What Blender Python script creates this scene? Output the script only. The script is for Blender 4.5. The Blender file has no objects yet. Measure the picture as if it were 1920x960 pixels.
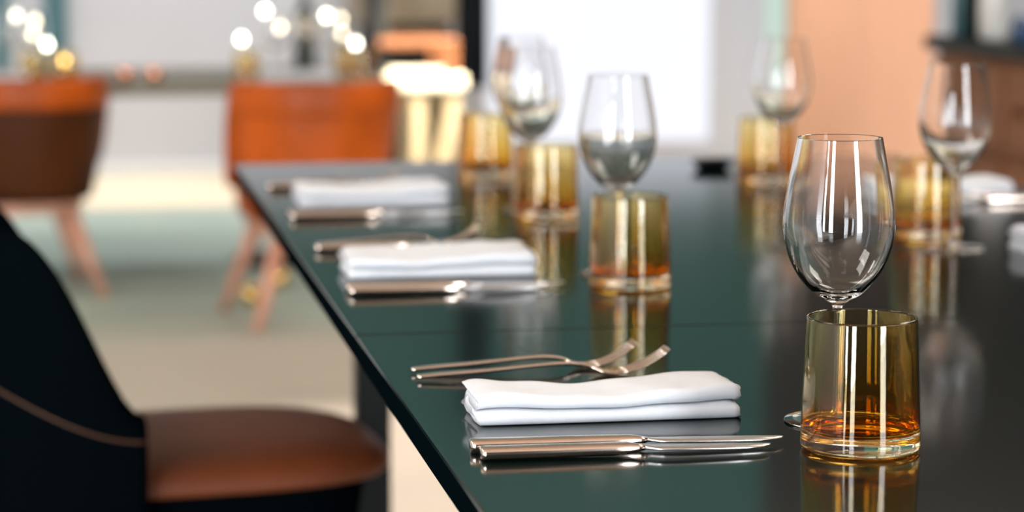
import bpy, bmesh, math, random
from mathutils import Vector, Matrix
random.seed(4)
PI = math.pi
S = bpy.context.scene
COL = S.collection

# ------------------------------------------------------------------ camera, world, lights, exposure
YAW = math.radians(10.2); PITCH = math.atan(610/4600); CAMZ = 1.12
cam_d = bpy.data.cameras.new('camera'); cam = bpy.data.objects.new('camera', cam_d); COL.objects.link(cam)
cam.location = (0, 0, CAMZ)
cam.rotation_euler = (PI/2 - PITCH, 0, -YAW)
cam_d.sensor_width = 36; cam_d.lens = 4600/1920*36
cam_d.clip_start = .05; cam_d.clip_end = 60
cam_d.dof.use_dof = True
cam_d.dof.focus_distance = 1.76
cam_d.dof.aperture_fstop = 4.7
cam_d.dof.aperture_blades = 0
S.camera = cam

w = bpy.data.worlds.new('daylight'); S.world = w; w.use_nodes = True
bg = w.node_tree.nodes['Background']; bg.inputs[0].default_value = (.78, .88, 1, 1); bg.inputs[1].default_value = 1.0

S.view_settings.view_transform = 'Standard'; S.view_settings.look = 'None'
S.view_settings.exposure = 0.22; S.view_settings.gamma = 1; S.view_settings.use_curve_mapping = False
S.cycles.use_denoising = True
S.cycles.max_bounces = 16; S.cycles.transmission_bounces = 16; S.cycles.glossy_bounces = 8; S.cycles.diffuse_bounces = 4
S.cycles.transparent_max_bounces = 12
S.cycles.caustics_reflective = False; S.cycles.caustics_refractive = False
S.cycles.sample_clamp_indirect = 8

def area(name, loc, target, sx, sy, rad, col):
    d = bpy.data.lights.new(name, 'AREA'); d.shape = 'RECTANGLE'; d.size = sx; d.size_y = sy
    d.energy = rad*PI*sx*sy; d.color = col
    o = bpy.data.objects.new(name, d); COL.objects.link(o); o.location = loc
    o.rotation_euler = (Vector(target)-Vector(loc)).to_track_quat('-Z', 'Y').to_euler()
    return o
# daylight through the glass doors in the back wall, behind the camera
DOORS = [(-4.3, 0.75), (-2.35, 0.95), (2.6, 1.05)]           # centre x, width; leftmost added for one more reflected strip in the glasses
BACKY = -2.6
for dx, dw in DOORS:
    area('door_daylight', (dx, BACKY-.06, 1.5), (dx, 0, 1.5), dw, 2.7, 26, (.93, .97, 1))
# ceiling fill lights, added to brighten floor and table evenly
CEIL = 3.2
FILLS = [(-2.6, 2.4), (3.3, 2.6), (-2.4, 6.6), (3.3, 6.6)]
for lx, ly in FILLS:
    area('lamp_glow', (lx, ly, CEIL-.075), (lx, ly, 0), 1.5, 1.5, 8, (1, .93, .83))
# fill light for the far wall, above a ceiling slot added for the sun
FARY = 11.4
area('skylight_glow', (.1, 10.72, CEIL+1.0), (.1, 10.72, 0), 9.8, 1.3, 6.8, (.95, .95, 1))
sd = bpy.data.lights.new('sun', 'SUN'); sd.energy = 5; sd.angle = .009; sd.color = (1, .94, .82)
sun = bpy.data.objects.new('sun', sd); COL.objects.link(sun); sun.location = (4, 11, 8)
sun.rotation_euler = Vector((-.45, -.02, -1)).to_track_quat('-Z', 'Y').to_euler()

# spotlights added to brighten the armchair seat and a patch of floor
X_SEAT = 1.50
ADDED_SPOTS = [((2.2, 8.6), (X_SEAT, 10.3, .66), 3300, 12, (1, .88, .68)), ((.9, 5.6), (.62, 4.9, 0), 380, 34, (1, .82, .74))]
for (sx_, sy_), tg_, en_, an_, co_ in ADDED_SPOTS:
    d = bpy.data.lights.new('spot_beam', 'SPOT'); d.energy = en_; d.spot_size = math.radians(an_); d.spot_blend = .5; d.shadow_soft_size = .03; d.color = co_
    o = bpy.data.objects.new('spot_beam', d); COL.objects.link(o); o.location = (sx_, sy_, CEIL-.16)
    o.rotation_euler = (Vector(tg_)-o.location).to_track_quat('-Z', 'Y').to_euler()

# ------------------------------------------------------------------ materials
def mat(name, col, rough=.5, metal=0, spec=.5, noise=0, nscale=20, bump=0, bscale=200, col2=None, stretch=None, emit=None, coat=0, sheen=0):
    m = bpy.data.materials.new(name); m.use_nodes = True
    nt = m.node_tree; b = nt.nodes['Principled BSDF']
    b.inputs['Base Color'].default_value = (*col, 1); b.inputs['Roughness'].default_value = rough
    b.inputs['Metallic'].default_value = metal; b.inputs['Specular IOR Level'].default_value = spec
    b.inputs['Coat Weight'].default_value = coat; b.inputs['Sheen Weight'].default_value = sheen
    if emit: b.inputs['Emission Color'].default_value = (*emit[0], 1); b.inputs['Emission Strength'].default_value = emit[1]
    tc = nt.nodes.new('ShaderNodeTexCoord'); mp = nt.nodes.new('ShaderNodeMapping')
    nt.links.new(tc.outputs['Object'], mp.inputs[0])
    if stretch: mp.inputs['Scale'].default_value = stretch
    if noise or col2:
        n = nt.nodes.new('ShaderNodeTexNoise'); n.inputs['Scale'].default_value = nscale; n.inputs['Detail'].default_value = 5
        nt.links.new(mp.outputs[0], n.inputs[0])
        r = nt.nodes.new('ShaderNodeValToRGB')
        c2 = col2 or tuple(c*(1-noise) for c in col)
        r.color_ramp.elements[0].position = .35; r.color_ramp.elements[1].position = .65
        r.color_ramp.elements[0].color = (*c2, 1); r.color_ramp.elements[1].color = (*col, 1)
        nt.links.new(n.outputs[0], r.inputs[0]); nt.links.new(r.outputs[0], b.inputs['Base Color'])
    if bump:
        n = nt.nodes.new('ShaderNodeTexNoise'); n.inputs['Scale'].default_value = bscale; n.inputs['Detail'].default_value = 4
        nt.links.new(mp.outputs[0], n.inputs[0])
        bp = nt.nodes.new('ShaderNodeBump'); bp.inputs['Strength'].default_value = bump; bp.inputs['Distance'].default_value = .001
        nt.links.new(n.outputs[0], bp.inputs['Height']); nt.links.new(bp.outputs[0], b.inputs['Normal'])
    return m
def glass(name, col, ior=1.5, rough=0):
    m = bpy.data.materials.new(name); m.use_nodes = True; nt = m.node_tree
    nt.nodes.remove(nt.nodes['Principled BSDF'])
    g = nt.nodes.new('ShaderNodeBsdfGlass'); g.inputs[0].default_value = (*col, 1); g.inputs['IOR'].default_value = ior; g.inputs['Roughness'].default_value = rough
    nt.links.new(g.outputs[0], nt.nodes['Material Output'].inputs[0])
    return m
M = {
 'top': mat('table_lacquer', (.0022, .0085, .0072), .10, spec=.26, noise=.25, nscale=3, stretch=(1, .15, 1)),
 'topedge': mat('table_edge', (.17, .15, .10), .4),
 'edgeblack': mat('black_table_edge', (.001, .003, .004), .9, spec=0.0),
 'steel': mat('black_steel', (.003, .005, .006), .45, spec=.2),
 'cutlery': mat('polished_cutlery', (.80, .68, .60), .16, metal=1, bump=.05, bscale=400, stretch=(.1, 1, 1)),
 'blade': mat('brushed_blade', (.82, .80, .80), .28, metal=1, bump=.03, bscale=300),
 'cloth': mat('napkin_linen', (.66, .69, .74), .85, noise=.04, nscale=60, bump=.25, bscale=900, sheen=.3),
 'clear': glass('clear_glass', (1, 1, 1), 1.5),
 'amberclear': glass('tumbler_outer_glass', (1, .97, .9), 1.5),
 'amber': glass('tumbler_amber_glass', (.93, .77, .42), 1.5),
 'blackleather': mat('black_leather', (.0012, .0024, .0034), .9, spec=0.0, bump=.15, bscale=150),
 'cognac': mat('cognac_leather', (.15, .038, .012), .5, spec=.3, noise=.3, nscale=5, bump=.2, bscale=150),
 'orange': mat('orange_leather', (.56, .10, .007), .42, spec=.25, noise=.45, nscale=4, bump=.2, bscale=150),
 'tan': mat('tan_piping', (.05, .016, .004), .5),
 'brownleather': mat('brown_leather', (.075, .020, .004), .5, spec=.15, noise=.4, nscale=4),
 'legwood': mat('rosy_wood', (.68, .33, .22), .45, noise=.25, nscale=6, stretch=(4, 4, .5)),
 'armwood': mat('orange_wood', (.26, .09, .03), .5, noise=.2),
 'palewood': mat('pale_wood', (.42, .34, .22), .45, noise=.15, nscale=6),
 'paleseat': mat('pale_seat', (.9, .84, .68), .5, noise=.1),
 'dark': mat('dark_fabric', (.010, .012, .012), .8, noise=.2),
 'navy': mat('navy_curtain_cloth', (.004, .010, .020), .85, noise=.2),
 'taupe': mat('taupe_lacquer', (.25, .205, .15), .5, noise=.1, nscale=2),
 'wall': mat('grey_plaster', (.56, .58, .64), .8, noise=.04, nscale=1.5, bump=.05),
 'wallup': mat('teal_grey_paint', (.028, .095, .080), .7, noise=.1, nscale=1.2),
 'white': mat('white_paint', (.80, .82, .83), .6, noise=.03),
 'teal': mat('teal_trim_paint', (.04, .13, .16), .5, noise=.1),
 'ceil': mat('warm_ceiling', (.62, .46, .36), .8, noise=.06, nscale=2),
 'brown': mat('brown_wood', (.25, .10, .042), .5, spec=.2, noise=.3, nscale=4, stretch=(.5, 1, 6)),
 'darkwood': mat('dark_wood_cladding', (.018, .009, .006), .5, noise=.4, nscale=3, stretch=(5, 5, .4)),
 'peach': mat('peach_wood', (.82, .44, .28), .5, noise=.08, nscale=3, stretch=(5, 5, .4)),
 'brass': mat('polished_brass', (.95, .62, .22), .18, metal=1, noise=.05),
 'copper': mat('polished_copper', (.95, .42, .25), .25, metal=1, noise=.05),
 'green': mat('bottle_green_glass', (.004, .02, .014), .15, noise=.2),
 'label': mat('cream_label', (.8, .7, .5), .6, noise=.05),
 'flame': mat('tealight_flame', (1, .9, .7), .5, emit=((1, .95, .80), 14), noise=.01),  # this glow and the warm one stand in for glassware glints
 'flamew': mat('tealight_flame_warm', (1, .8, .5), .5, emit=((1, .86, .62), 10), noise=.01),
 'pane': mat('daylit_pane', (.03, .03, .035), .3, emit=((.90, .92, 1.0), .90), noise=.01),
 'paneg': mat('daylit_green_pane', (.03, .04, .03), .3, emit=((.62, .78, .68), .75), noise=.01),
 'lampglow': mat('lamp_diffuser', (.9, .85, .75), .5, emit=((1, .90, .76), 8), noise=.01),
}
nt = M['amber'].node_tree; g_ = [n for n in nt.nodes if n.type == 'BSDF_GLASS'][0]
tc = nt.nodes.new('ShaderNodeTexCoord'); sp = nt.nodes.new('ShaderNodeSeparateXYZ'); mr = nt.nodes.new('ShaderNodeMapRange'); rp = nt.nodes.new('ShaderNodeValToRGB')
mr.inputs[1].default_value = .012; mr.inputs[2].default_value = .085
rp.color_ramp.elements[0].color = (.86, .55, .11, 1); rp.color_ramp.elements[1].color = (.93, .84, .58, 1)
e_ = rp.color_ramp.elements.new(.45); e_.color = (.88, .70, .31, 1)
nt.links.new(tc.outputs['Object'], sp.inputs[0]); nt.links.new(sp.outputs[2], mr.inputs[0]); nt.links.new(mr.outputs[0], rp.inputs[0]); nt.links.new(rp.outputs[0], g_.inputs[0])
def floor_mat():
    m = mat('floor_stone', (.5, .45, .36), .6, spec=.2)
    nt = m.node_tree; b = nt.nodes['Principled BSDF']
    tc = nt.nodes.new('ShaderNodeTexCoord'); sp = nt.nodes.new('ShaderNodeSeparateXYZ'); nt.links.new(tc.outputs['Object'], sp.inputs[0])
    n = nt.nodes.new('ShaderNodeTexNoise'); n.inputs['Scale'].default_value = 1.6; n.inputs['Detail'].default_value = 6
    nt.links.new(tc.outputs['Object'], n.inputs[0])
    # colour turns from beige to sage farther back
    ma = nt.nodes.new('ShaderNodeMath'); ma.operation = 'MULTIPLY_ADD'; ma.inputs[1].default_value = .6
    nt.links.new(n.outputs[0], ma.inputs[0]); nt.links.new(sp.outputs[1], ma.inputs[2])
    mr = nt.nodes.new('ShaderNodeMapRange'); mr.inputs[1].default_value = 6.8; mr.inputs[2].default_value = 7.5
    nt.links.new(ma.outputs[0], mr.inputs[0])
    r1 = nt.nodes.new('ShaderNodeValToRGB'); r1.color_ramp.elements[0].color = (.43, .41, .35, 1); r1.color_ramp.elements[1].color = (.51, .47, .40, 1)
    r2 = nt.nodes.new('ShaderNodeValToRGB'); r2.color_ramp.elements[0].color = (.34, .42, .36, 1); r2.color_ramp.elements[1].color = (.42, .49, .42, 1)
    for r in (r1, r2):
        r.color_ramp.elements[0].position = .3; r.color_ramp.elements[1].position = .7; nt.links.new(n.outputs[0], r.inputs[0])
    mx = nt.nodes.new('ShaderNodeMix'); mx.data_type = 'RGBA'
    nt.links.new(mr.outputs[0], mx.inputs[0]); nt.links.new(r1.outputs[0], mx.inputs[6]); nt.links.new(r2.outputs[0], mx.inputs[7])
    m2 = nt.nodes.new('ShaderNodeMapRange'); m2.inputs[1].default_value = 9.95; m2.inputs[2].default_value = 10.05
    nt.links.new(sp.outputs[1], m2.inputs[0])
    mx2 = nt.nodes.new('ShaderNodeMix'); mx2.data_type = 'RGBA'; mx2.inputs[7].default_value = (.42, .36, .27, 1)  # cream of the sunlight put into the floor colour under the sun strip
    nt.links.new(m2.outputs[0], mx2.inputs[0]); nt.links.new(mx.outputs[2], mx2.inputs[6]); nt.links.new(mx2.outputs[2], b.inputs['Base Color'])
    return m
M['floor'] = floor_mat()

# ------------------------------------------------------------------ mesh helpers
def obj(name, bm, m, parent=None, smooth=False, loc=None, rotz=0):
    me = bpy.data.meshes.new(name)
    bm.normal_update(); bm.to_mesh(me); bm.free()
    for mm in (m if isinstance(m, (list, tuple)) else [m]): me.materials.append(mm)
    if smooth:
        for p in me.polygons: p.use_smooth = True
    o = bpy.data.objects.new(name, me); COL.objects.link(o)
    if parent: o.parent = parent
    if loc: o.location = loc
    o.rotation_euler.z = rotz
    return o
def tag(o, label, cat, group=None, kind=None):
    if label: o['label'] = label
    if cat: o['category'] = cat
    if group: o['group'] = group
    if kind: o['kind'] = kind
    return o
def thing(name, label, cat, loc=(0, 0, 0), rotz=0, group=None):
    o = bpy.data.objects.new(name, None); COL.objects.link(o); o.empty_display_size = .05
    o.location = loc; o.rotation_euler.z = rotz
    return tag(o, label, cat, group)
def dup(src, label, loc, rotz=0, group=None, mats=None):
    c = src.copy(); COL.objects.link(c); c.location = loc; c.rotation_euler.z = rotz; c['label'] = label
    if group: c['group'] = group
    for ch in src.children:
        k = ch.copy(); COL.objects.link(k); k.parent = c
        for g in ch.children:
            q = g.copy(); COL.objects.link(q); q.parent = k
    return c
def bx(bm, x0, x1, y0, y1, z0, z1, bev=0, seg=2, mi=0):
    b2 = bmesh.new()
    bmesh.ops.create_cube(b2, size=1)
    for v in b2.verts: v.co = Vector(((x0+x1)/2+v.co.x*(x1-x0), (y0+y1)/2+v.co.y*(y1-y0), (z0+z1)/2+v.co.z*(z1-z0)))
    if bev: bmesh.ops.bevel(b2, geom=b2.edges[:], offset=bev, segments=seg, affect='EDGES', profile=.5)
    for f in b2.faces: f.material_index = mi
    me = bpy.data.meshes.new('t'); b2.to_mesh(me); b2.free(); bm.from_mesh(me); bpy.data.meshes.remove(me)
    return bm
def box(*a, **k): return bx(bmesh.new(), *a, **k)
def lathe(bm, prof, seg=64, mis=None, cx=0, cy=0):
    """prof: list of (r,z); surface of revolution, outward normals when going up the outside"""
    rings = []
    for r, z in prof:
        if r < 1e-6: rings.append([bm.verts.new((cx, cy, z))])
        else: rings.append([bm.verts.new((cx+r*math.cos(2*PI*i/seg), cy+r*math.sin(2*PI*i/seg), z)) for i in range(seg)])
    for k in range(len(rings)-1):
        a, b = rings[k], rings[k+1]; mi = mis[k] if mis else 0
        for i in range(seg):
            j = (i+1) % seg
            if len(a) == 1 and len(b) == 1: continue
            if len(a) == 1: f = bm.faces.new((a[0], b[j], b[i]))
            elif len(b) == 1: f = bm.faces.new((a[i], a[j], b[0]))
            else: f = bm.faces.new((a[i], a[j], b[j], b[i]))
            f.material_index = mi; f.smooth = True
    return bm
def catmull(pts, n=8):
    out = []
    P = [pts[0]]+list(pts)+[pts[-1]]
    for i in range(1, len(P)-2):
        p0, p1, p2, p3 = P[i-1], P[i], P[i+1], P[i+2]
        for k in range(n):
            t = k/n
            out.append(tuple(.5*((2*b)+(-a+c)*t+(2*a-5*b+4*c-d)*t*t+(-a+3*b-3*c+d)*t**3) for a, b, c, d in zip(p0, p1, p2, p3)))
    out.append(tuple(pts[-1]))
    return out
def frust(bm, p0, p1, r0, r1, seg=16, square=False):
    p0, p1 = Vector(p0), Vector(p1); d = (p1-p0).normalized()
    u = d.cross(Vector((0, 1, 0))).normalized() if abs(d.y) < .9 else d.cross(Vector((1, 0, 0))).normalized()
    v = d.cross(u); R = []
    for p, r in ((p0, r0), (p1, r1)):
        R.append([bm.verts.new(p+(u*math.cos(2*PI*i/seg)+v*math.sin(2*PI*i/seg))*r) for i in range(seg)])
    for i in range(seg):
        j = (i+1) % seg; f = bm.faces.new((R[0][i], R[1][i], R[1][j], R[0][j])); f.smooth = True
    bm.faces.new(R[0]); bm.faces.new(R[1][::-1])
    bmesh.ops.recalc_face_normals(bm, faces=bm.faces[:])
    return bm
def sweep(bm, secs):
    """secs: list of closed rings (equal length lists of Vectors); caps both ends"""
    R = [[bm.verts.new(p) for p in s] for s in secs]; n = len(R[0])
    for a, b in zip(R, R[1:]):
        for i in range(n):
            j = (i+1) % n; bm.faces.new((a[i], a[j], b[j], b[i]))
    bm.faces.new(R[0][::-1]); bm.faces.new(R[-1])
    bmesh.ops.recalc_face_normals(bm, faces=bm.faces[:])
    return bm
def rrect(w, h, rad, n=4):
    pts = []
    for cx, cy, a0 in ((w/2-rad, h/2-rad, 0), (-w/2+rad, h/2-rad, 90), (-w/2+rad, -h/2+rad, 180), (w/2-rad, -h/2+rad, 270)):
        for k in range(n+1):
            a = math.radians(a0+90*k/n); pts.append((cx+rad*math.cos(a), cy+rad*math.sin(a)))
    return pts
def struct(name, bm, m): return tag(obj(name, bm, m), None, None, kind='structure')

# ------------------------------------------------------------------ room
XL, XR = -5.0, 5.2
struct('floor', box(XL-.15, XR+.15, BACKY-.3, FARY+.15, -.1, 0), M['floor'])
bm = bmesh.new()
bx(bm, XL-.15, XR+.15, BACKY-.3, 10.13, CEIL, CEIL+.2)
bx(bm, XL-.15, XR+.15, 9.98, 10.13, CEIL+.2, CEIL+1.2)   # curb added around the unseen light slot
struct('ceiling', bm, M['ceil'])
struct('wall_left', box(XL-.15, XL, BACKY, FARY, 0, CEIL), M['wall'])
struct('wall_right', box(XR, XR+.15, BACKY, FARY, 0, CEIL), M['darkwood'])
# back wall with two glazed doors' openings
bm = bmesh.new(); xs = [XL]
for dx, dw in DOORS: xs += [dx-dw/2, dx+dw/2]
xs.append(XR)
for a, b in zip(xs[::2], xs[1::2]): bx(bm, a, b, BACKY-.15, BACKY, 0, CEIL)
for dx, dw in DOORS: bx(bm, dx-dw/2, dx+dw/2, BACKY-.15, BACKY, 2.85, CEIL); bx(bm, dx-dw/2, dx+dw/2, BACKY-.15, BACKY, 0, .1)
struct('wall_back', bm, M['darkwood'])
for i, (dx, dw) in enumerate(DOORS):
    bm = bmesh.new()
    bx(bm, dx-dw/2-.05, dx-dw/2, BACKY-.05, BACKY+.03, .1, 2.9); bx(bm, dx+dw/2, dx+dw/2+.05, BACKY-.05, BACKY+.03, .1, 2.9)
    bx(bm, dx-dw/2-.05, dx+dw/2+.05, BACKY-.05, BACKY+.03, 2.85, 2.92)
    struct('window_%d' % (i+1), bm, M['steel'])
# far wall: grey lower field, teal-grey above, dark wood to the right
WX0, WX1 = 1.93, 3.02
bm = bmesh.new()
bx(bm, XL, WX0, FARY, FARY+.15, 0, 1.65); bx(bm, WX1, 3.25, FARY, FARY+.15, 0, 1.65); bx(bm, WX0, WX1, FARY, FARY+.15, 0, .12)
bx(bm, 3.42, XR, FARY, FARY+.15, 0, 1.65); bx(bm, 3.25, 3.42, FARY, FARY+.15, 0, .12)
bx(bm, XL, 3.3, FARY, FARY+.15, 1.65, CEIL+1.2, mi=1); bx(bm, 3.3, XR, FARY, FARY+.15, 1.65, CEIL+1.2, mi=2)  # rises past the ceiling to hide the added fill light
struct('wall_far', bm, [M['wall'], M['wallup'], M['darkwood']])
struct('window_4', box(WX0, WX1, FARY+.04, FARY+.06, .12, 1.65), M['pane'])
struct('window_5', box(3.27, 3.40, FARY+.04, FARY+.06, .12, 1.65), M['paneg'])
bm = box(WX1+.18, 3.27, FARY-.03, FARY+.05, 0, 1.65); struct('trim_1', bm, M['wall'])
struct('trim_2', box(-.11, -.01, FARY-.05, FARY, 0, 1.65, bev=.004), M['teal'])
struct('trim_3', box(-.34, -.27, FARY-.05, FARY, 0, 1.65, bev=.004), M['teal'])
struct('baseboard_far', box(XL, WX0, FARY-.02, FARY, 0, .06), M['white'])
# frames around the added ceiling fill lights
L0 = None
for i, (lx, ly) in enumerate(FILLS):
    t = ['over the camera-left floor', 'over the right side of the near table', 'over the far left floor', 'over the far right floor'][i]
    if L0 is None:
        L0 = thing('ceiling_lamp', 'square white ceiling lamp '+t, 'lamp', (lx, ly, CEIL), group='square ceiling lamps')
        bm = bmesh.new()
        for s in (-1, 1):
            bx(bm, s*.8-.04, s*.8+.04, -.84, .84, -.08, 0); bx(bm, -.76, .76, s*.8-.04, s*.8+.04, -.08, 0)
        obj('frame', bm, M['white'], L0); obj('back_plate', box(-.76, .76, -.76, .76, -.02, 0), M['white'], L0)
    else: dup(L0, 'square white ceiling lamp '+t, (lx, ly, CEIL), group='square ceiling lamps')

s0 = None
for i, ((lx, ly), tg_, *_r) in enumerate(ADDED_SPOTS):
    lb = ['black ceiling spotlight aimed at the armchair by the far wall', 'black ceiling spotlight above the floor beside the near table'][i]
    if s0 is None:
        s0 = thing('spotlight', lb, 'lamp', (lx, ly, CEIL), group='ceiling spotlights')
        obj('mount', lathe(bmesh.new(), [(0, -.02), (.05, -.02), (.05, 0), (0, 0)], 32), M['steel'], s0)
        obj('shade', lathe(bmesh.new(), [(.030, -.0205), (.045, -.04), (.06, -.15), (.056, -.15), (.04, -.045), (0, -.04)], 32), M['steel'], s0)
    else: dup(s0, lb, (lx, ly, CEIL))

# ------------------------------------------------------------------ near table
TZ = .76; TX0, TX1, TY0, TY1 = .247, 1.32, .75, 3.815
tbl = thing('dining_table', 'long dark green lacquered dining table laid with napkins and amber tumblers', 'table', (.78, 2.2, 0))
def rel(x0, x1, y0, y1, z0, z1, bev=0, **k):
    return box(x0-.78, x1-.78, y0-2.2, y1-2.2, z0, z1, bev=bev, **k)
SEAM = 2.165
obj('tabletop', rel(TX0, TX1, TY0, SEAM-.0006, TZ-.024, TZ, bev=.0025), M['top'], tbl)
obj('tabletop', rel(TX0, TX1, SEAM+.0006, TY1, TZ-.024, TZ, bev=.0025), M['top'], tbl)
for o_ in tbl.children:
    o_.data.materials.append(M['edgeblack'])
    for p_ in o_.data.polygons:
        if p_.normal.z < .3: p_.material_index = 1
obj('apron', rel(TX0+.14, TX1-.14, TY0+.1, TY1-.1, TZ-.07, TZ-.0245), M['steel'], tbl)
for lx in (.40, 1.12):
    for ly in (.85, 3.5):
        obj('leg', rel(lx, lx+.05, ly, ly+.05, 0, TZ-.071, bev=.003), M['steel'], tbl)

# ------------------------------------------------------------------ glassware
def tumbler_bm(H=.0935, rb=.0420, rt=.0385):
    t = .0016; bm = bmesh.new()
    P = [(0, .0012), (rb-.010, .0010), (rb-.0035, .0000), (rb-.0012, .0010), (rb, .0035)]
    P += [(rb+(rt-rb)*k, .0035+(H-.0035-.0006)*k) for k in (.01, .1, .3, .5, .7, .9, .985, 1)]
    n1 = len(P)
    P += [(rt-t/2, H), (rt-t, H-.0006)]
    zi = .0125
    P += [(rb-t+(rt-rb)*k, zi+.006+(H-.0006-zi-.006)*k) for k in (.985, .9, .7, .5, .3, .1, .01, 0)]
    P += [(rb-t-.0012, zi+.0028), (rb-t-.0045, zi+.0008), (rb-t-.012, zi-.0006), (rb-.026, zi-.0012), (0, zi-.0012)]
    mis = [0]*(len(P)-1)
    for k in range(n1+1, len(mis)): mis[k] = 1
    lathe(bm, P, 96, mis)
    return bm
tum0 = None
def tumbler(x, y, label, group, z=TZ, rotz=0):
    global tum0
    if tum0 is None:
        tum0 = obj('tumbler', tumbler_bm(), [M['amberclear'], M['amber']], loc=(x, y, z+.0003)); tag(tum0, label, 'glass', group); return tum0
    return dup(tum0, label, (x, y, z+.0003), rotz, group)
def wine_parts():
    H = .2105
    t = .0007
    outer = catmull([(.0032, .082), (.0042, .0865), (.0085, .0905), (.018, .0960), (.0285, .1075), (.0365, .1230), (.0408, .1400), (.0405, .1560), (.0375, .1760), (.0340, .1940), (.0311, H-.0014), (.0310, H-.0004)], 7)
    inner = catmull([(.0303, H-.0004), (.0304, H-.0014), (.0333, .1940), (.0368, .1760), (.0398, .1560), (.0400, .1410), (.0356, .1245), (.0272, .1098), (.0165, .0995), (.0070, .0962), (0, .0955)], 7)
    bowl = outer+[(.03065, H)]+inner
    stem = catmull([(.0048, .0052), (.0036, .011), (.0032, .025), (.0030, .055), (.0032, .082)], 6)
    foot = [(0, .0008), (.030, .0006), (.0365, 0), (.0378, .0004), (.0382, .0011), (.0374, .0018)]+catmull([(.030, .0022), (.018, .0029), (.009, .0038), (.0048, .0052)], 5)
    return bowl, stem, foot
wg0 = None
def wine_glass(x, y, label, group, z=TZ):
    global wg0
    if wg0 is None:
        wg0 = thing('wine_glass', label, 'wine glass', (x, y, z+.0003), 0, group)
        b, s, f = wine_parts()
        obj('bowl', lathe(bmesh.new(), b, 96), M['clear'], wg0)
        obj('stem', lathe(bmesh.new(), s, 48), M['clear'], wg0)
        obj('foot', lathe(bmesh.new(), f, 96), M['clear'], wg0)
        return wg0
    return dup(wg0, label, (x, y, z+.0003), 0, group)

# ------------------------------------------------------------------ cutlery (along +X, handle end at x=0)
def fork_bm(L=.205):
    bm = bmesh.new(); s = L/.205
    prof = [(0, .0015, .0085, .0028), (.02, .0028, .0095, .0030), (.06, .0050, .0078, .0030), (.10, .0078, .0062, .0030), (.122, .0085, .0056, .0031), (.134, .0074, .0058, .0030),
            (.142, .0058, .0095, .0024), (.150, .0026, .0185, .0020), (.160, .0012, .0225, .0018), (.168, .0022, .0235, .0017)]
    secs = []
    P = catmull(prof, 4)
    for k, (x, z, wd, th) in enumerate(P):
        a = P[max(k-1, 0)]; b = P[min(k+1, len(P)-1)]
        dx, dz = b[0]-a[0], b[1]-a[1]; l = math.hypot(dx, dz) or 1; nx, nz = -dz/l, dx/l
        secs.append([Vector(((x+nx*v)*s, u, z+th/2+nz*v)) for u, v in rrect(wd, th, min(th*.42, .0011), 2)])
    sweep(bm, secs)
    for q in range(4):
        y0 = (q-1.5)*.0062; secs = []
        for k in range(9):
            t = k/8; x = .167+.038*t; z = .0022+.0045*t+.0135*t*t
            dz = (.0045+.027*t)/.038; l = math.hypot(1, dz); nx, nz = -dz/l, 1/l
            wd = .0038*(1-.35*t**2) if k < 8 else .0014; th = .0017*(1-.3*t)
            secs.append([Vector(((x+nx*v)*s, y0*(1-.04*t)+u, z+th/2+nz*v)) for u, v in rrect(wd, th, th*.35, 2)])
        sweep(bm, secs)
    return bm
def knife_bms(L=.222):
    s = L/.222; h = bmesh.new(); secs = []
    for x, z, wd, th in [(0, .0048, .0125, .0068), (.0012, .0048, .0155, .0082), (.004, .0048, .0165, .0086), (.05, .0048, .0160, .0085), (.100, .0050, .0140, .0080), (.112, .0052, .0125, .0074), (.119, .0054, .0095, .0050), (.124, .0054, .0075, .0034)]:
        secs.append([Vector((x*s, u, z+v)) for u, v in rrect(wd, th, th*.44, 4)])
    sweep(h, secs)
    b = bmesh.new(); secs = []
    for x, y0, y1, th in [(.1235, -.0035, .0035, .0030), (.127, -.0045, .0040, .0024), (.131, -.0078, .0045, .0020), (.136, -.0098, .0048, .0018), (.160, -.0108, .0050, .0016), (.185, -.0108, .0050, .0015), (.202, -.0095, .0048, .0013), (.214, -.0060, .0044, .0011), (.220, -.0015, .0040, .0009), (.222, .0020, .0036, .0006)]:
        wd = y1-y0; c = (y0+y1)/2; z = .0054-.0010*(x-.1235)/.1
        secs.append([Vector((x*s, c+u, z+v)) for u, v in rrect(wd, th, th*.35, 2)])
    sweep(b, secs)
    return h, b
_c = {}
def fork(x, y, label, group, rot=0, L=.205):
    if L not in _c: _c[L] = o = obj('fork', fork_bm(L), M['cutlery'], smooth=True, loc=(x, y, TZ+.0002), rotz=rot); tag(o, label, 'fork', group); return o
    return dup(_c[L], label, (x, y, TZ+.0002), rot, group)
def knife(x, y, label, group, rot=0, L=.222):
    if L not in _c:
        _c[L] = o = thing('table_knife', label, 'knife', (x, y, TZ), rot, group)
        h, b = knife_bms(L)
        obj('handle', h, M['cutlery'], o, smooth=True); obj('blade', b, M['blade'], o, smooth=True); return o
    return dup(_c[L], label, (x, y, TZ), rot, group)

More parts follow.
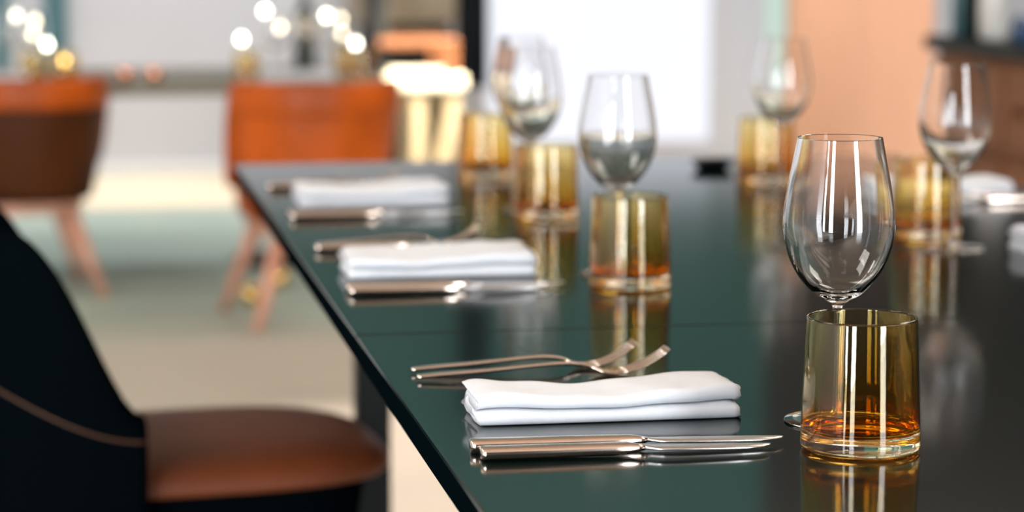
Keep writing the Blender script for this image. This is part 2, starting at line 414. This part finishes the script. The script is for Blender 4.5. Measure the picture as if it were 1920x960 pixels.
# ------------------------------------------------------------------ folded napkin (length along X)
def napkin_bm(Lx=.196, W=.062, plies=4, pt=.0050, seed=0, lift=.004):
    rnd = random.Random(seed); bm = bmesh.new()
    # centre line in (y,z): serpentine of four plies, folds alternate; the front (-y) shows two rounded folds
    gap = .0006; path = []
    yf, yb = -W/2+pt*.9, W/2-pt
    path.append((yb, pt/2))
    def turn(yc, z0, z1, sgn):
        zc = (z0+z1)/2; r = (z1-z0)/2
        for k in range(1, 8):
            a = -PI/2+PI*k/8
            path.append((yc+sgn*math.cos(a)*r*1.05, zc+math.sin(a)*r))
    z = pt/2
    for ply in range(plies):
        fr, to = (yb, yf) if ply % 2 == 0 else (yf, yb)
        for k in range(13): path.append((fr+(to-fr)*k/12, z))
        if ply < plies-1:
            z2 = z+pt+(gap if ply != 1 else gap*2.2)
            turn(to, z, z2, -1 if ply % 2 == 0 else 1); z = z2
    pl = [path[0]]
    for p in path[1:]:
        if math.hypot(p[0]-pl[-1][0], p[1]-pl[-1][1]) > 1e-5: pl.append(p)
    n = len(pl); left, right = [], []
    for i, p in enumerate(pl):
        a, b = pl[max(i-1, 0)], pl[min(i+1, n-1)]; dx, dz = b[0]-a[0], b[1]-a[1]; l = math.hypot(dx, dz)
        nx, nz = -dz/l, dx/l; h = pt/2*.985
        left.append((p[0]+nx*h, p[1]+nz*h)); right.append((p[0]-nx*h, p[1]-nz*h))
    ring = left+right[::-1]; Ht = z+pt/2
    secs = []; N = 44; ph = rnd.uniform(0, 6)
    for k in range(N+1):
        t = k/N; x = -Lx/2+Lx*t
        e = min(t, 1-t)*Lx
        sh = 1-.10*math.exp(-(e/.004)**1.0)
        s = []
        for (y, zz) in ring:
            q = zz/Ht
            up = lift*q*max(0, (t-.25)/.75)**2 + .0012*q*math.exp(-((t-.06)/.07)**2)
            wob = .0012*q*math.sin(7*t+ph+y*14) - .0018*q*math.exp(-((t-.42)/.2)**2)
            lat = (.0016*math.sin(5*t+ph)+.0008*math.sin(17*t+ph*2))*q
            xo = .0020*math.sin(q*9+ph+y*25)*(1 if t < .5 else .6)*math.exp(-e/.02) + .0010*math.sin(y*160+q*20)*math.exp(-e/.01)
            pinch = 1-(.03*math.exp(-e/.006))
            s.append(Vector((x+xo, y*pinch+lat, max(0, zz*sh+up*sh+wob+(q*.0006*math.sin(23*t+y*60))))))
        secs.append(s)
    sweep(bm, secs)
    return bm
def napkin(x, y, label, group, seed, rot=0, Lx=.196, W=.118, lift=.004):
    o = obj('napkin', napkin_bm(Lx, W, seed=seed, lift=lift), M['cloth'], smooth=True, loc=(x, y, TZ+.0004), rotz=rot)
    return tag(o, label, 'napkin', group)

GN, GF, GK, GT, GW = 'folded napkins on the dark table', 'forks on the dark table', 'knives on the dark table', 'amber tumblers on the dark table', 'wine glasses on the dark table'
# front left setting
tumbler(.539, 1.618, 'amber glass tumbler in sharp focus, nearest the camera', GT)
wine_glass(.551, 1.712, 'empty wine glass in sharp focus standing behind the nearest amber tumbler', GW)
napkin(.386, 1.769, 'white napkin in sharp focus between the nearest forks and knives', GN, 3, rot=-.012, Lx=.197, W=.066, lift=.003)
fork(.270, 1.932, 'fork nearer the front napkin, of the two sharp forks', GF, rot=.0, L=.207)
fork(.270, 1.966, 'fork farther from the front napkin, of the two sharp forks', GF, rot=-.005, L=.187)
knife(.271, 1.628, 'shorter knife, nearest the camera, in front of the sharp napkin', GK, rot=-.03, L=.205)
knife(.268, 1.655, 'longer knife right against the front side of the sharp napkin', GK, rot=-.045, L=.224)
# second and third settings
tumbler(.557, 2.418, 'amber tumbler in the middle of the table beyond the front napkin', GT)
wine_glass(.562, 2.50, 'slightly blurred wine glass behind the middle amber tumbler', GW)
napkin(.380, 2.565, 'second white napkin from the camera on the left side', GN, 5, rot=-.02)
fork(.268, 2.745, 'fork just behind the second left napkin, nearer of its pair', GF, rot=.02, L=.205)
fork(.272, 2.785, 'fork behind the second left napkin, farther of its pair', GF, rot=-.01, L=.187)
knife(.268, 2.405, 'nearer knife in front of the second left napkin', GK, rot=-.02, L=.205)
knife(.268, 2.432, 'farther knife in front of the second left napkin', GK, rot=-.02, L=.224)
tumbler(.586, 3.017, 'third amber tumbler along the left row, below two overlapping wine glasses', GT)
wine_glass(.583, 3.11, 'blurred wine glass rising behind the third amber tumbler', GW)
napkin(.391, 3.245, 'third white napkin, farthest on the left side', GN, 8, rot=.0)
fork(.268, 3.425, 'fork behind the farthest left napkin, nearer of its pair', GF, rot=.03, L=.205)
fork(.272, 3.475, 'fork behind the farthest left napkin, farther of its pair', GF, rot=.03, L=.187)
knife(.268, 3.062, 'nearer knife in front of the farthest left napkin', GK, rot=-.01, L=.205)
knife(.268, 3.088, 'farther knife in front of the farthest left napkin', GK, rot=-.01, L=.224)
tumbler(.598, 3.545, 'amber tumbler at the far left corner of the place settings, below the bright seat', GT)
wine_glass(.628, 3.42, 'very blurred wine glass overlapping the left of another before the white window', GW)
# right side
tumbler(.990, 2.745, 'amber tumbler seen past the right of the sharp wine glass', GT)
wine_glass(.985, 2.64, 'right-hand wine glass against the brown sideboard', GW)
tumbler(.983, 3.40, 'amber tumbler at the far right before the peach partition', GT)
wine_glass(.985, 3.33, 'blurred wine glass before the edge of the peach partition', GW)
napkin(1.170, 3.185, 'white napkin on the right side behind the right-hand wine glass', GN, 11, Lx=.175, rot=PI, W=.09)
napkin(1.152, 2.60, 'white napkin cut by the right border of the photo', GN, 12, rot=PI, W=.085)
fork(1.300, 3.085, 'fork in front of the napkin on the right side, nearer of its pair', GF, rot=PI, L=.205)
fork(1.300, 3.105, 'fork in front of the napkin on the right side, farther of its pair', GF, rot=PI, L=.187)
# small dark dish by the far edge
bm = lathe(bmesh.new(), [(0, 0), (.020, 0), (.024, .002), (.032, .012), (.0335, .0135), (.031, .0125), (.022, .004), (0, .003)], 40)
tag(obj('small_dish', bm, M['steel'], loc=(.962, 3.62, TZ)), 'small low black dish near the far edge of the table', 'dish')

# ------------------------------------------------------------------ tub chairs (face +X locally)
def smooth01(t): t = max(0, min(1, t)); return t*t*(3-2*t)
def tub_chair(name, label, loc, rotz, shell_m, seat_m, wood_m, a0=80, a1=112, hb=.70, ha=.47, zb=.31, piping=None, splay=.0, group=None, R=.245, Rb=.195, seatz=.46, power=1.0, band=None):
    t = thing(name, label, 'chair', loc, rotz, group)
    bm = bmesh.new(); N = 60; K = 10; th = .035
    outs, ins = [], []; topline = []
    for i in range(N+1):
        ph = math.radians(-a1+2*a1*i/N)
        h = ha+(hb-ha)*(1-smooth01(max(0, (abs(math.degrees(ph))-a0)/(a1-a0))**power))
        co, ci = [], []
        for k in range(K+1):
            q = k/K; z = zb+(h-zb)*q; f = (z-zb)/(hb-zb)
            r = Rb+(R-Rb)*(1-(1-f)**1.7)
            if k == K: r -= .006
            co.append(Vector((-r*math.cos(ph), r*math.sin(ph)*1.0, z)))
            ri = r-th
            if k == K: ri += .012
            ci.append(Vector((-ri*math.cos(ph), ri*math.sin(ph), z-(0 if k < K else .0))))
        crown = Vector((-(r-th/2+.003)*math.cos(ph), (r-th/2+.003)*math.sin(ph), h+.008))
        outs.append(co+[crown]+ci[::-1]); topline.append(crown)
    sweep(bm, outs)
    obj('backrest', bm, shell_m, t, smooth=True)
    if piping:
        bm = bmesh.new()
        secs = []
        for i in range(N+1):
            ph = math.radians(-a1+2*a1*i/N); z = .51+(hb-ha)*.38*(1-smooth01((abs(math.degrees(ph))-a0*.6)/(a1-a0*.6)))
            f = (z-zb)/(hb-zb); r = Rb+(R-Rb)*(1-(1-f)**1.7)+.001
            c = Vector((-r*math.cos(ph), r*math.sin(ph), z)); d = Vector((-math.cos(ph), math.sin(ph), 0))
            secs.append([c+d*(.002*math.cos(a))+Vector((0, 0, .002*math.sin(a))) for a in (0, PI/3, 2*PI/3, PI, 4*PI/3, 5*PI/3)])
        sweep(bm, secs); obj('piping', bm, piping, t, smooth=True)
    if band:
        bm = bmesh.new(); secs = []
        for i in range(N+1):
            ph = math.radians(-a1+2*a1*i/N); h = ha+(hb-ha)*(1-smooth01((abs(math.degrees(ph))-a0)/(a1-a0)))
            d = Vector((-math.cos(ph), math.sin(ph), 0)); r = R-th/2
            secs.append([d*(r+u)+Vector((0, 0, h-.035+v)) for u, v in rrect(th+.014, .095, .018, 4)])
        sweep(bm, secs); obj('top_rail', bm, band, t, smooth=True)
    # seat cushion: rounded superellipse plan reaching out in front of the shell
    def plan(cx, hx, hy, z, n=56, e=3.2):
        out = []
        for i in range(n):
            a = 2*PI*i/n; c, s = math.cos(a), math.sin(a)
            out.append(Vector((cx+hx*math.copysign(abs(c)**(2/e), c), hy*math.copysign(abs(s)**(2/e), s), z)))
        return out
    secs = []
    for q, z in [(.93, seatz-.040), (.985, seatz-.038), (1.0, seatz-.034), (1.0, seatz-.026), (.985, seatz-.018), (.95, seatz-.008), (.85, seatz-.001), (.6, seatz+.004), (.3, seatz+.006), (.05, seatz+.006)]:
        secs.append(plan(.085, .265*q, .208*q, z))
    bm = sweep(bmesh.new(), secs); obj('seat', bm, seat_m, t, smooth=True)
    secs = [plan(.07, .235*q, .185*q, z) for q, z in [(.93, zb-.01), (1, zb), (1.06, seatz-.046), (1.04, seatz-.041)]]
    obj('seat_base', sweep(bmesh.new(), secs), shell_m, t, smooth=True)
    secs = [plan(.07, .215*q, .165*q, z) for q, z in [(.96, zb-.045), (1, zb-.040), (1, zb-.012), (.98, zb-.010)]]
    obj('seat_frame', sweep(bmesh.new(), secs), wood_m, t)
    for sx, sy in ((-1, -1), (-1, 1), (1, -1), (1, 1)):
        bm = frust(bmesh.new(), (.07+sx*.135, sy*.115, zb-.042), (.07+sx*(.205+splay), sy*.205, 0), .024, .014, 20)
        obj('leg', bm, wood_m, t)
    return t
GC = 'tub chairs at the far table'
c2 = tub_chair('tub_chair', 'orange leather tub chair with its back to the near table, right of the two', (.678, 6.985, 0), PI/2+.17, M['orange'], M['cognac'], M['legwood'], hb=.69, group=GC, band=M['orange'])
c1 = tub_chair('tub_chair', 'brown leather tub chair with orange top rail at the left border of the photo', (-.135, 7.66, 0), PI/2+.17, M['brownleather'], M['cognac'], M['legwood'], hb=.67, group=GC, band=M['orange'])
fc = tub_chair('tub_chair', 'black backed tub chair with cognac leather seat pushed up to near table', (.045, 3.165, 0), .12,
               M['blackleather'], M['cognac'], M['legwood'], a0=42, a1=92, hb=.762, ha=.53, piping=M['tan'], zb=.33, R=.25, Rb=.225, power=1.6, seatz=.468)

# ------------------------------------------------------------------ far table and what stands on it
FZ = .645
t = thing('dining_table', 'blurred far dining table behind the orange tub chairs', 'table', (.0, 8.2, 0))
obj('tabletop', box(-1.5, 1.02, -.40, .5, FZ-.042, FZ, bev=.006), M['topedge'], t)
for px_ in (.70, -1.1):
    pd = obj('pedestal', lathe(bmesh.new(), [(0, .03), (.03, .03), (.03, FZ-.043), (0, FZ-.043)], 24, cx=px_, cy=.1), M['steel'], t)
    obj('pedestal_base', lathe(bmesh.new(), [(0, .0), (.17, .0), (.175, .012), (.16, .026), (.03, .03), (0, .034)], 40, cx=px_, cy=.1), M['steel'], pd)
def brass_glint(x, y, label, r=.03):  # polished brass added to catch gold glints low by the far chair
    bm = bmesh.new(); lathe(bm, [(0, 0), (r*.6, .0), (r*.95, r*.6), (r, r), (r*.95, r*1.4), (r*.7, r*1.8), (r*.62, r*1.8), (r*.85, r*1.3), (r*.9, r), (r*.8, r*.6), (0, r*.3)], 28)
    return tag(obj('brass_cup', bm, M['brass'], loc=(x, y, 0)), label, 'cup', 'polished brass cups on the floor')
brass_glint(.640, 7.70, 'round polished brass cup on the floor under the chair, right one')
brass_glint(.520, 7.36, 'round polished brass cup on the floor beside the chair leg')
GFT, GFW, GGL = 'tumblers on the far table', 'wine glasses on the far table', 'glowing lights on the far table'
def at(px, py, Y):
    f = Vector((math.sin(YAW)*math.cos(PITCH), math.cos(YAW)*math.cos(PITCH), -math.sin(PITCH))); r = Vector((math.cos(YAW), -math.sin(YAW), 0)); u = r.cross(f)
    d = f*4600+r*(px-960)+u*(480-py); return Vector((0, 0, CAMZ))+d*(Y/d.y)
FT = [(462, 7.93, 'leftmost in the right-hand cluster'), (680, 7.93, 'rightmost in the right-hand cluster'), (648, 8.15, 'behind the rightmost tumbler'), (122, 7.93, 'rightmost in the left cluster'), (60, 7.98, 'in the middle of the left cluster')]
for px, y, l in FT: tumbler(at(px, 100, y).x, y, 'blurred amber tumbler on the far table, '+l, GFT, z=FZ)
FW = [(515, 8.10, 'left of the dark bottle'), (635, 8.08, 'right of the dark bottle'), (575, 8.06, 'before the dark bottle'), (26, 8.20, 'at the left border'), (66, 8.14, 'in the left cluster')]
for px, y, l in FW: wine_glass(at(px, 100, y).x, y, 'blurred wine glass on the far table, '+l, GFW, z=FZ)
# emissive beads on stems, added in place of glints on the glassware
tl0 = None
GLINTS = [(453, 78, 8.03, 'leftmost of the right-hand cluster'), (497, 26, 8.38, 'upper left of the right-hand cluster'), (527, 56, 8.25, 'second row beside the dark bottle'), (612, 34, 8.33, 'upper right of the dark bottle'),
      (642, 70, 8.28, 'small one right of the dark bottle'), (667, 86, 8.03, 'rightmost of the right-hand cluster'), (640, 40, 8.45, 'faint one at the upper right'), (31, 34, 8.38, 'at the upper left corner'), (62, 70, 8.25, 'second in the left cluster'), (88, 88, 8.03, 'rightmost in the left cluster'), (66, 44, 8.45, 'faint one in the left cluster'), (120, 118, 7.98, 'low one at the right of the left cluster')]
for px, py, Y, l in GLINTS:
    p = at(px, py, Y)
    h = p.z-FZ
    tl = thing('tealight_holder', 'small glowing light on the far table, '+l, 'candle', (p.x, p.y, FZ), 0, GGL)
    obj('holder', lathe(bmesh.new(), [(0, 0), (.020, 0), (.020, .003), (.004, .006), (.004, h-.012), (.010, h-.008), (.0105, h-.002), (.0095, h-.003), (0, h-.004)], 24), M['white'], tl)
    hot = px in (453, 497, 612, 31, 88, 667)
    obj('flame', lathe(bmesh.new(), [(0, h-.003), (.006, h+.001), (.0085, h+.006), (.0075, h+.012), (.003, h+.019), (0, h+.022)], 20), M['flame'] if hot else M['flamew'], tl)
# bottle
p = at(572, 60, 8.2)
bt = thing('bottle', 'dark green bottle with a cream label amid the far table glasses', 'bottle', (p.x, p.y, FZ))
obj('bottle_body', lathe(bmesh.new(), [(0, 0), (.035, 0), (.038, .004), (.038, .19), (.033, .21), (.014, .235), (.013, .29), (.015, .292), (.015, .30), (0, .30)], 36), M['green'], bt)
obj('bottle_label', lathe(bmesh.new(), [(.0384, .13), (.0386, .131), (.0386, .18), (.0384, .181)], 36), M['label'], bt)
# white napkins lying there
for (px, Y, l, sd_) in ((556, 7.92, 'white folded napkin among the glasses of the far table', 21), (-20, 7.95, 'white folded napkin at the left end of the far table', 22)):
    p = at(px, 100, Y); o = obj('napkin', napkin_bm(.24, .16, seed=sd_), M['cloth'], smooth=True, loc=(p.x, Y, FZ+.0004)); tag(o, l, 'napkin', 'napkins on the far table')
# copper cups at the edge
for px, l in ((235, 'left'), (290, 'right')):
    p = at(px, 155, 7.88)
    bm = lathe(bmesh.new(), [(0, 0), (.014, 0), (.022, .006), (.026, .02), (.025, .034), (.021, .044), (.019, .044), (.022, .034), (.022, .02), (0, .008)], 32)
    tag(obj('copper_cup', bm, M['copper'], loc=(p.x, 7.88, FZ)), 'small round copper cup on the far table edge, %s one' % l, 'cup', 'copper cups on the far table')

# ------------------------------------------------------------------ sunlit armchair, cabinet and curtain by the far wall
AY = 10.55
def X(px, Y): return at(px, 100, Y).x
ac = thing('armchair', 'brightly lit wooden armchair with bright seat before the dark cabinet', 'chair', (X(790, AY), AY, 0))
x0, x1 = X(706, AY)-X(790, AY), X(858, AY)-X(790, AY)
def zz(py, Y): return at(800, py, Y).z
obj('seat', box(x0, x1, -.25, .22, zz(171, 10.3), zz(140, 10.3), bev=.02), M['paleseat'], ac)
for sx in (X(772, AY)-X(790, AY), X(836, AY)-X(790, AY)):
    for sy in (-.2, .17): obj('leg', box(sx-.027, sx+.027, sy-.02, sy+.02, 0, zz(172, 10.3), bev=.004), M['palewood'], ac)
for sy in (-.23, .20):
    obj('armrest', box(x0-.02, X(842, AY)-X(790, AY), sy-.025, sy+.025, zz(83, AY), zz(68, AY), bev=.006), M['armwood'], ac)
    obj('arm_post', box(X(818, AY)-X(790, AY), X(842, AY)-X(790, AY), sy-.02, sy+.02, zz(139, 10.3)+.001, zz(84, AY), bev=.003), M['armwood'], ac)
obj('backrest', box(x0-.03, x0+.03, -.2, .17, zz(137, AY), .95, bev=.02), M['dark'], ac)
cb = thing('cabinet', 'taupe cabinet with dark open base standing behind the sunlit armchair', 'cabinet', (X(765, 11.1), 11.12, 0))
cx0, cx1 = X(662, 11.1)-X(765, 11.1), X(843, 11.1)-X(765, 11.1)
obj('body', box(cx0, cx1, -.2, .27, .71, 1.25, bev=.005), M['taupe'], cb)
obj('plinth', box(cx0+.06, cx1-.02, -.12, .27, .0, .709), M['dark'], cb)
obj('door_panel', box(cx0+.03, 0-.005, -.215, -.2, .74, 1.22, bev=.003), M['taupe'], cb)
obj('door_panel', box(.005, cx1-.03, -.215, -.2, .74, 1.22, bev=.003), M['taupe'], cb)
# curtain
bm = bmesh.new(); n = 60; cxa, cxb = X(856, 11.0), X(916, 11.0); pts = []
for side in (0, 1):
    rng = range(n+1) if side == 0 else range(n, -1, -1)
    for i in rng:
        t = i/n; pts.append((cxa+(cxb-cxa)*t, 11.0+.03*math.sin(t*2*PI*4)+side*.012))
secs = []
for k in range(9):
    z = zz(165, 11.0)+(2.6-zz(165, 11.0))*k/8; secs.append([Vector((x*1.0, y, z)) for x, y in pts])
sweep(bm, secs)
cu = tag(obj('curtain', bm, M['navy'], smooth=True), 'dark navy curtain hanging at the left side of the white window', 'curtain')
bm = frust(bmesh.new(), (cxa-.1, 11.01, 2.62), (WX1+.3, 11.01, 2.62), .015, .015); rod = tag(obj('curtain_rod', bm, M['steel']), 'black rod carrying the navy curtain', 'curtain rod')

# ------------------------------------------------------------------ peach partition, sideboard and things on it
PY = 8.0
pt_ = thing('partition', 'peach wooden partition panel beyond the right end of the table', 'partition', ((X(1478, PY)+X(1745, PY))/2, PY, 0))
hw = (X(1745, PY)-X(1478, PY))/2
obj('panel', box(-hw, hw, -.03, .03, .03, 1.3, bev=.004), M['peach'], pt_)
obj('foot', box(-hw, hw, -.12, .12, 0, .03, bev=.004), M['peach'], pt_)
SY = 6.02
sb = thing('sideboard', 'brown wooden sideboard with dark top behind the right-hand wine glass', 'sideboard', (X(1752, SY), SY, 0), -PI/2)
sz = .855
obj('body', box(.03, 1.5, 0, .45, .08, sz-.035, bev=.004), M['brown'], sb)
obj('worktop', box(0, 1.53, -.03, .47, sz-.034, sz, bev=.003), M['steel'], sb)
for zc0, zc1 in ((.60, .80), (.36, .58), (.10, .34)):
    for k in range(3):
        x = .05+k*.49
        d = obj('drawer', box(x, x+.47, -.018, 0, zc0, zc1, bev=.004), M['brown'], sb)
        kn = lathe(bmesh.new(), [(0, 0), (.008, 0), (.008, .012), (.016, .016), (.017, .022), (.012, .026), (0, .027)], 24)
        bmesh.ops.rotate(kn, verts=kn.verts[:], cent=(0, 0, 0), matrix=Matrix.Rotation(PI/2, 3, 'X'))
        bmesh.ops.translate(kn, verts=kn.verts[:], vec=(x+.10, -.018, (zc0+zc1)/2))
        obj('knob', kn, M['brown'], d)
for x in (.06, 1.43):
    for y in (.03, .38): obj('leg', box(x, x+.04, y, y+.04, 0, .08), M['steel'], sb)
M['tealgl'] = mat('teal_glaze', (.03, .10, .12), .25, noise=.2)
M['greyvase'] = mat('pale_grey_glaze', (.6, .6, .58), .35, noise=.08)
M['bluegl'] = mat('blue_glaze', (.02, .06, .14), .25, noise=.2)
def vase(px, Y, prof, m, label, name='vase'):
    p = at(px, 100, Y)
    return tag(obj(name, lathe(bmesh.new(), [(r*1.1, z) for r, z in prof], 40), m, loc=(p.x, Y, sz+.0003)), label, 'vase')
vase(1799, 5.86, [(0, 0), (.017, 0), (.019, .01), (.019, .22), (.012, .25), (.012, .29), (.009, .29), (.009, .02), (0, .015)], M['tealgl'], 'slim dark teal vase on the left end of the sideboard')
vase(1824, 5.80, [(0, 0), (.011, 0), (.013, .01), (.013, .30), (.010, .33), (.008, .33), (.008, .02), (0, .015)], M['steel'], 'narrow black vase beside the teal one on the sideboard')
vase(1862, 5.74, [(0, 0), (.030, 0), (.033, .01), (.036, .15), (.033, .26), (.029, .26), (.032, .15), (.029, .02), (0, .015)], M['greyvase'], 'wide pale grey vase on the sideboard')
vase(1914, 5.45, [(0, 0), (.012, 0), (.016, .004), (.024, .03), (.020, .055), (.010, .07), (.008, .068), (.018, .053), (.021, .03), (.012, .008), (0, .006)], M['bluegl'], 'small round dark blue vase on the sideboard at the right border')
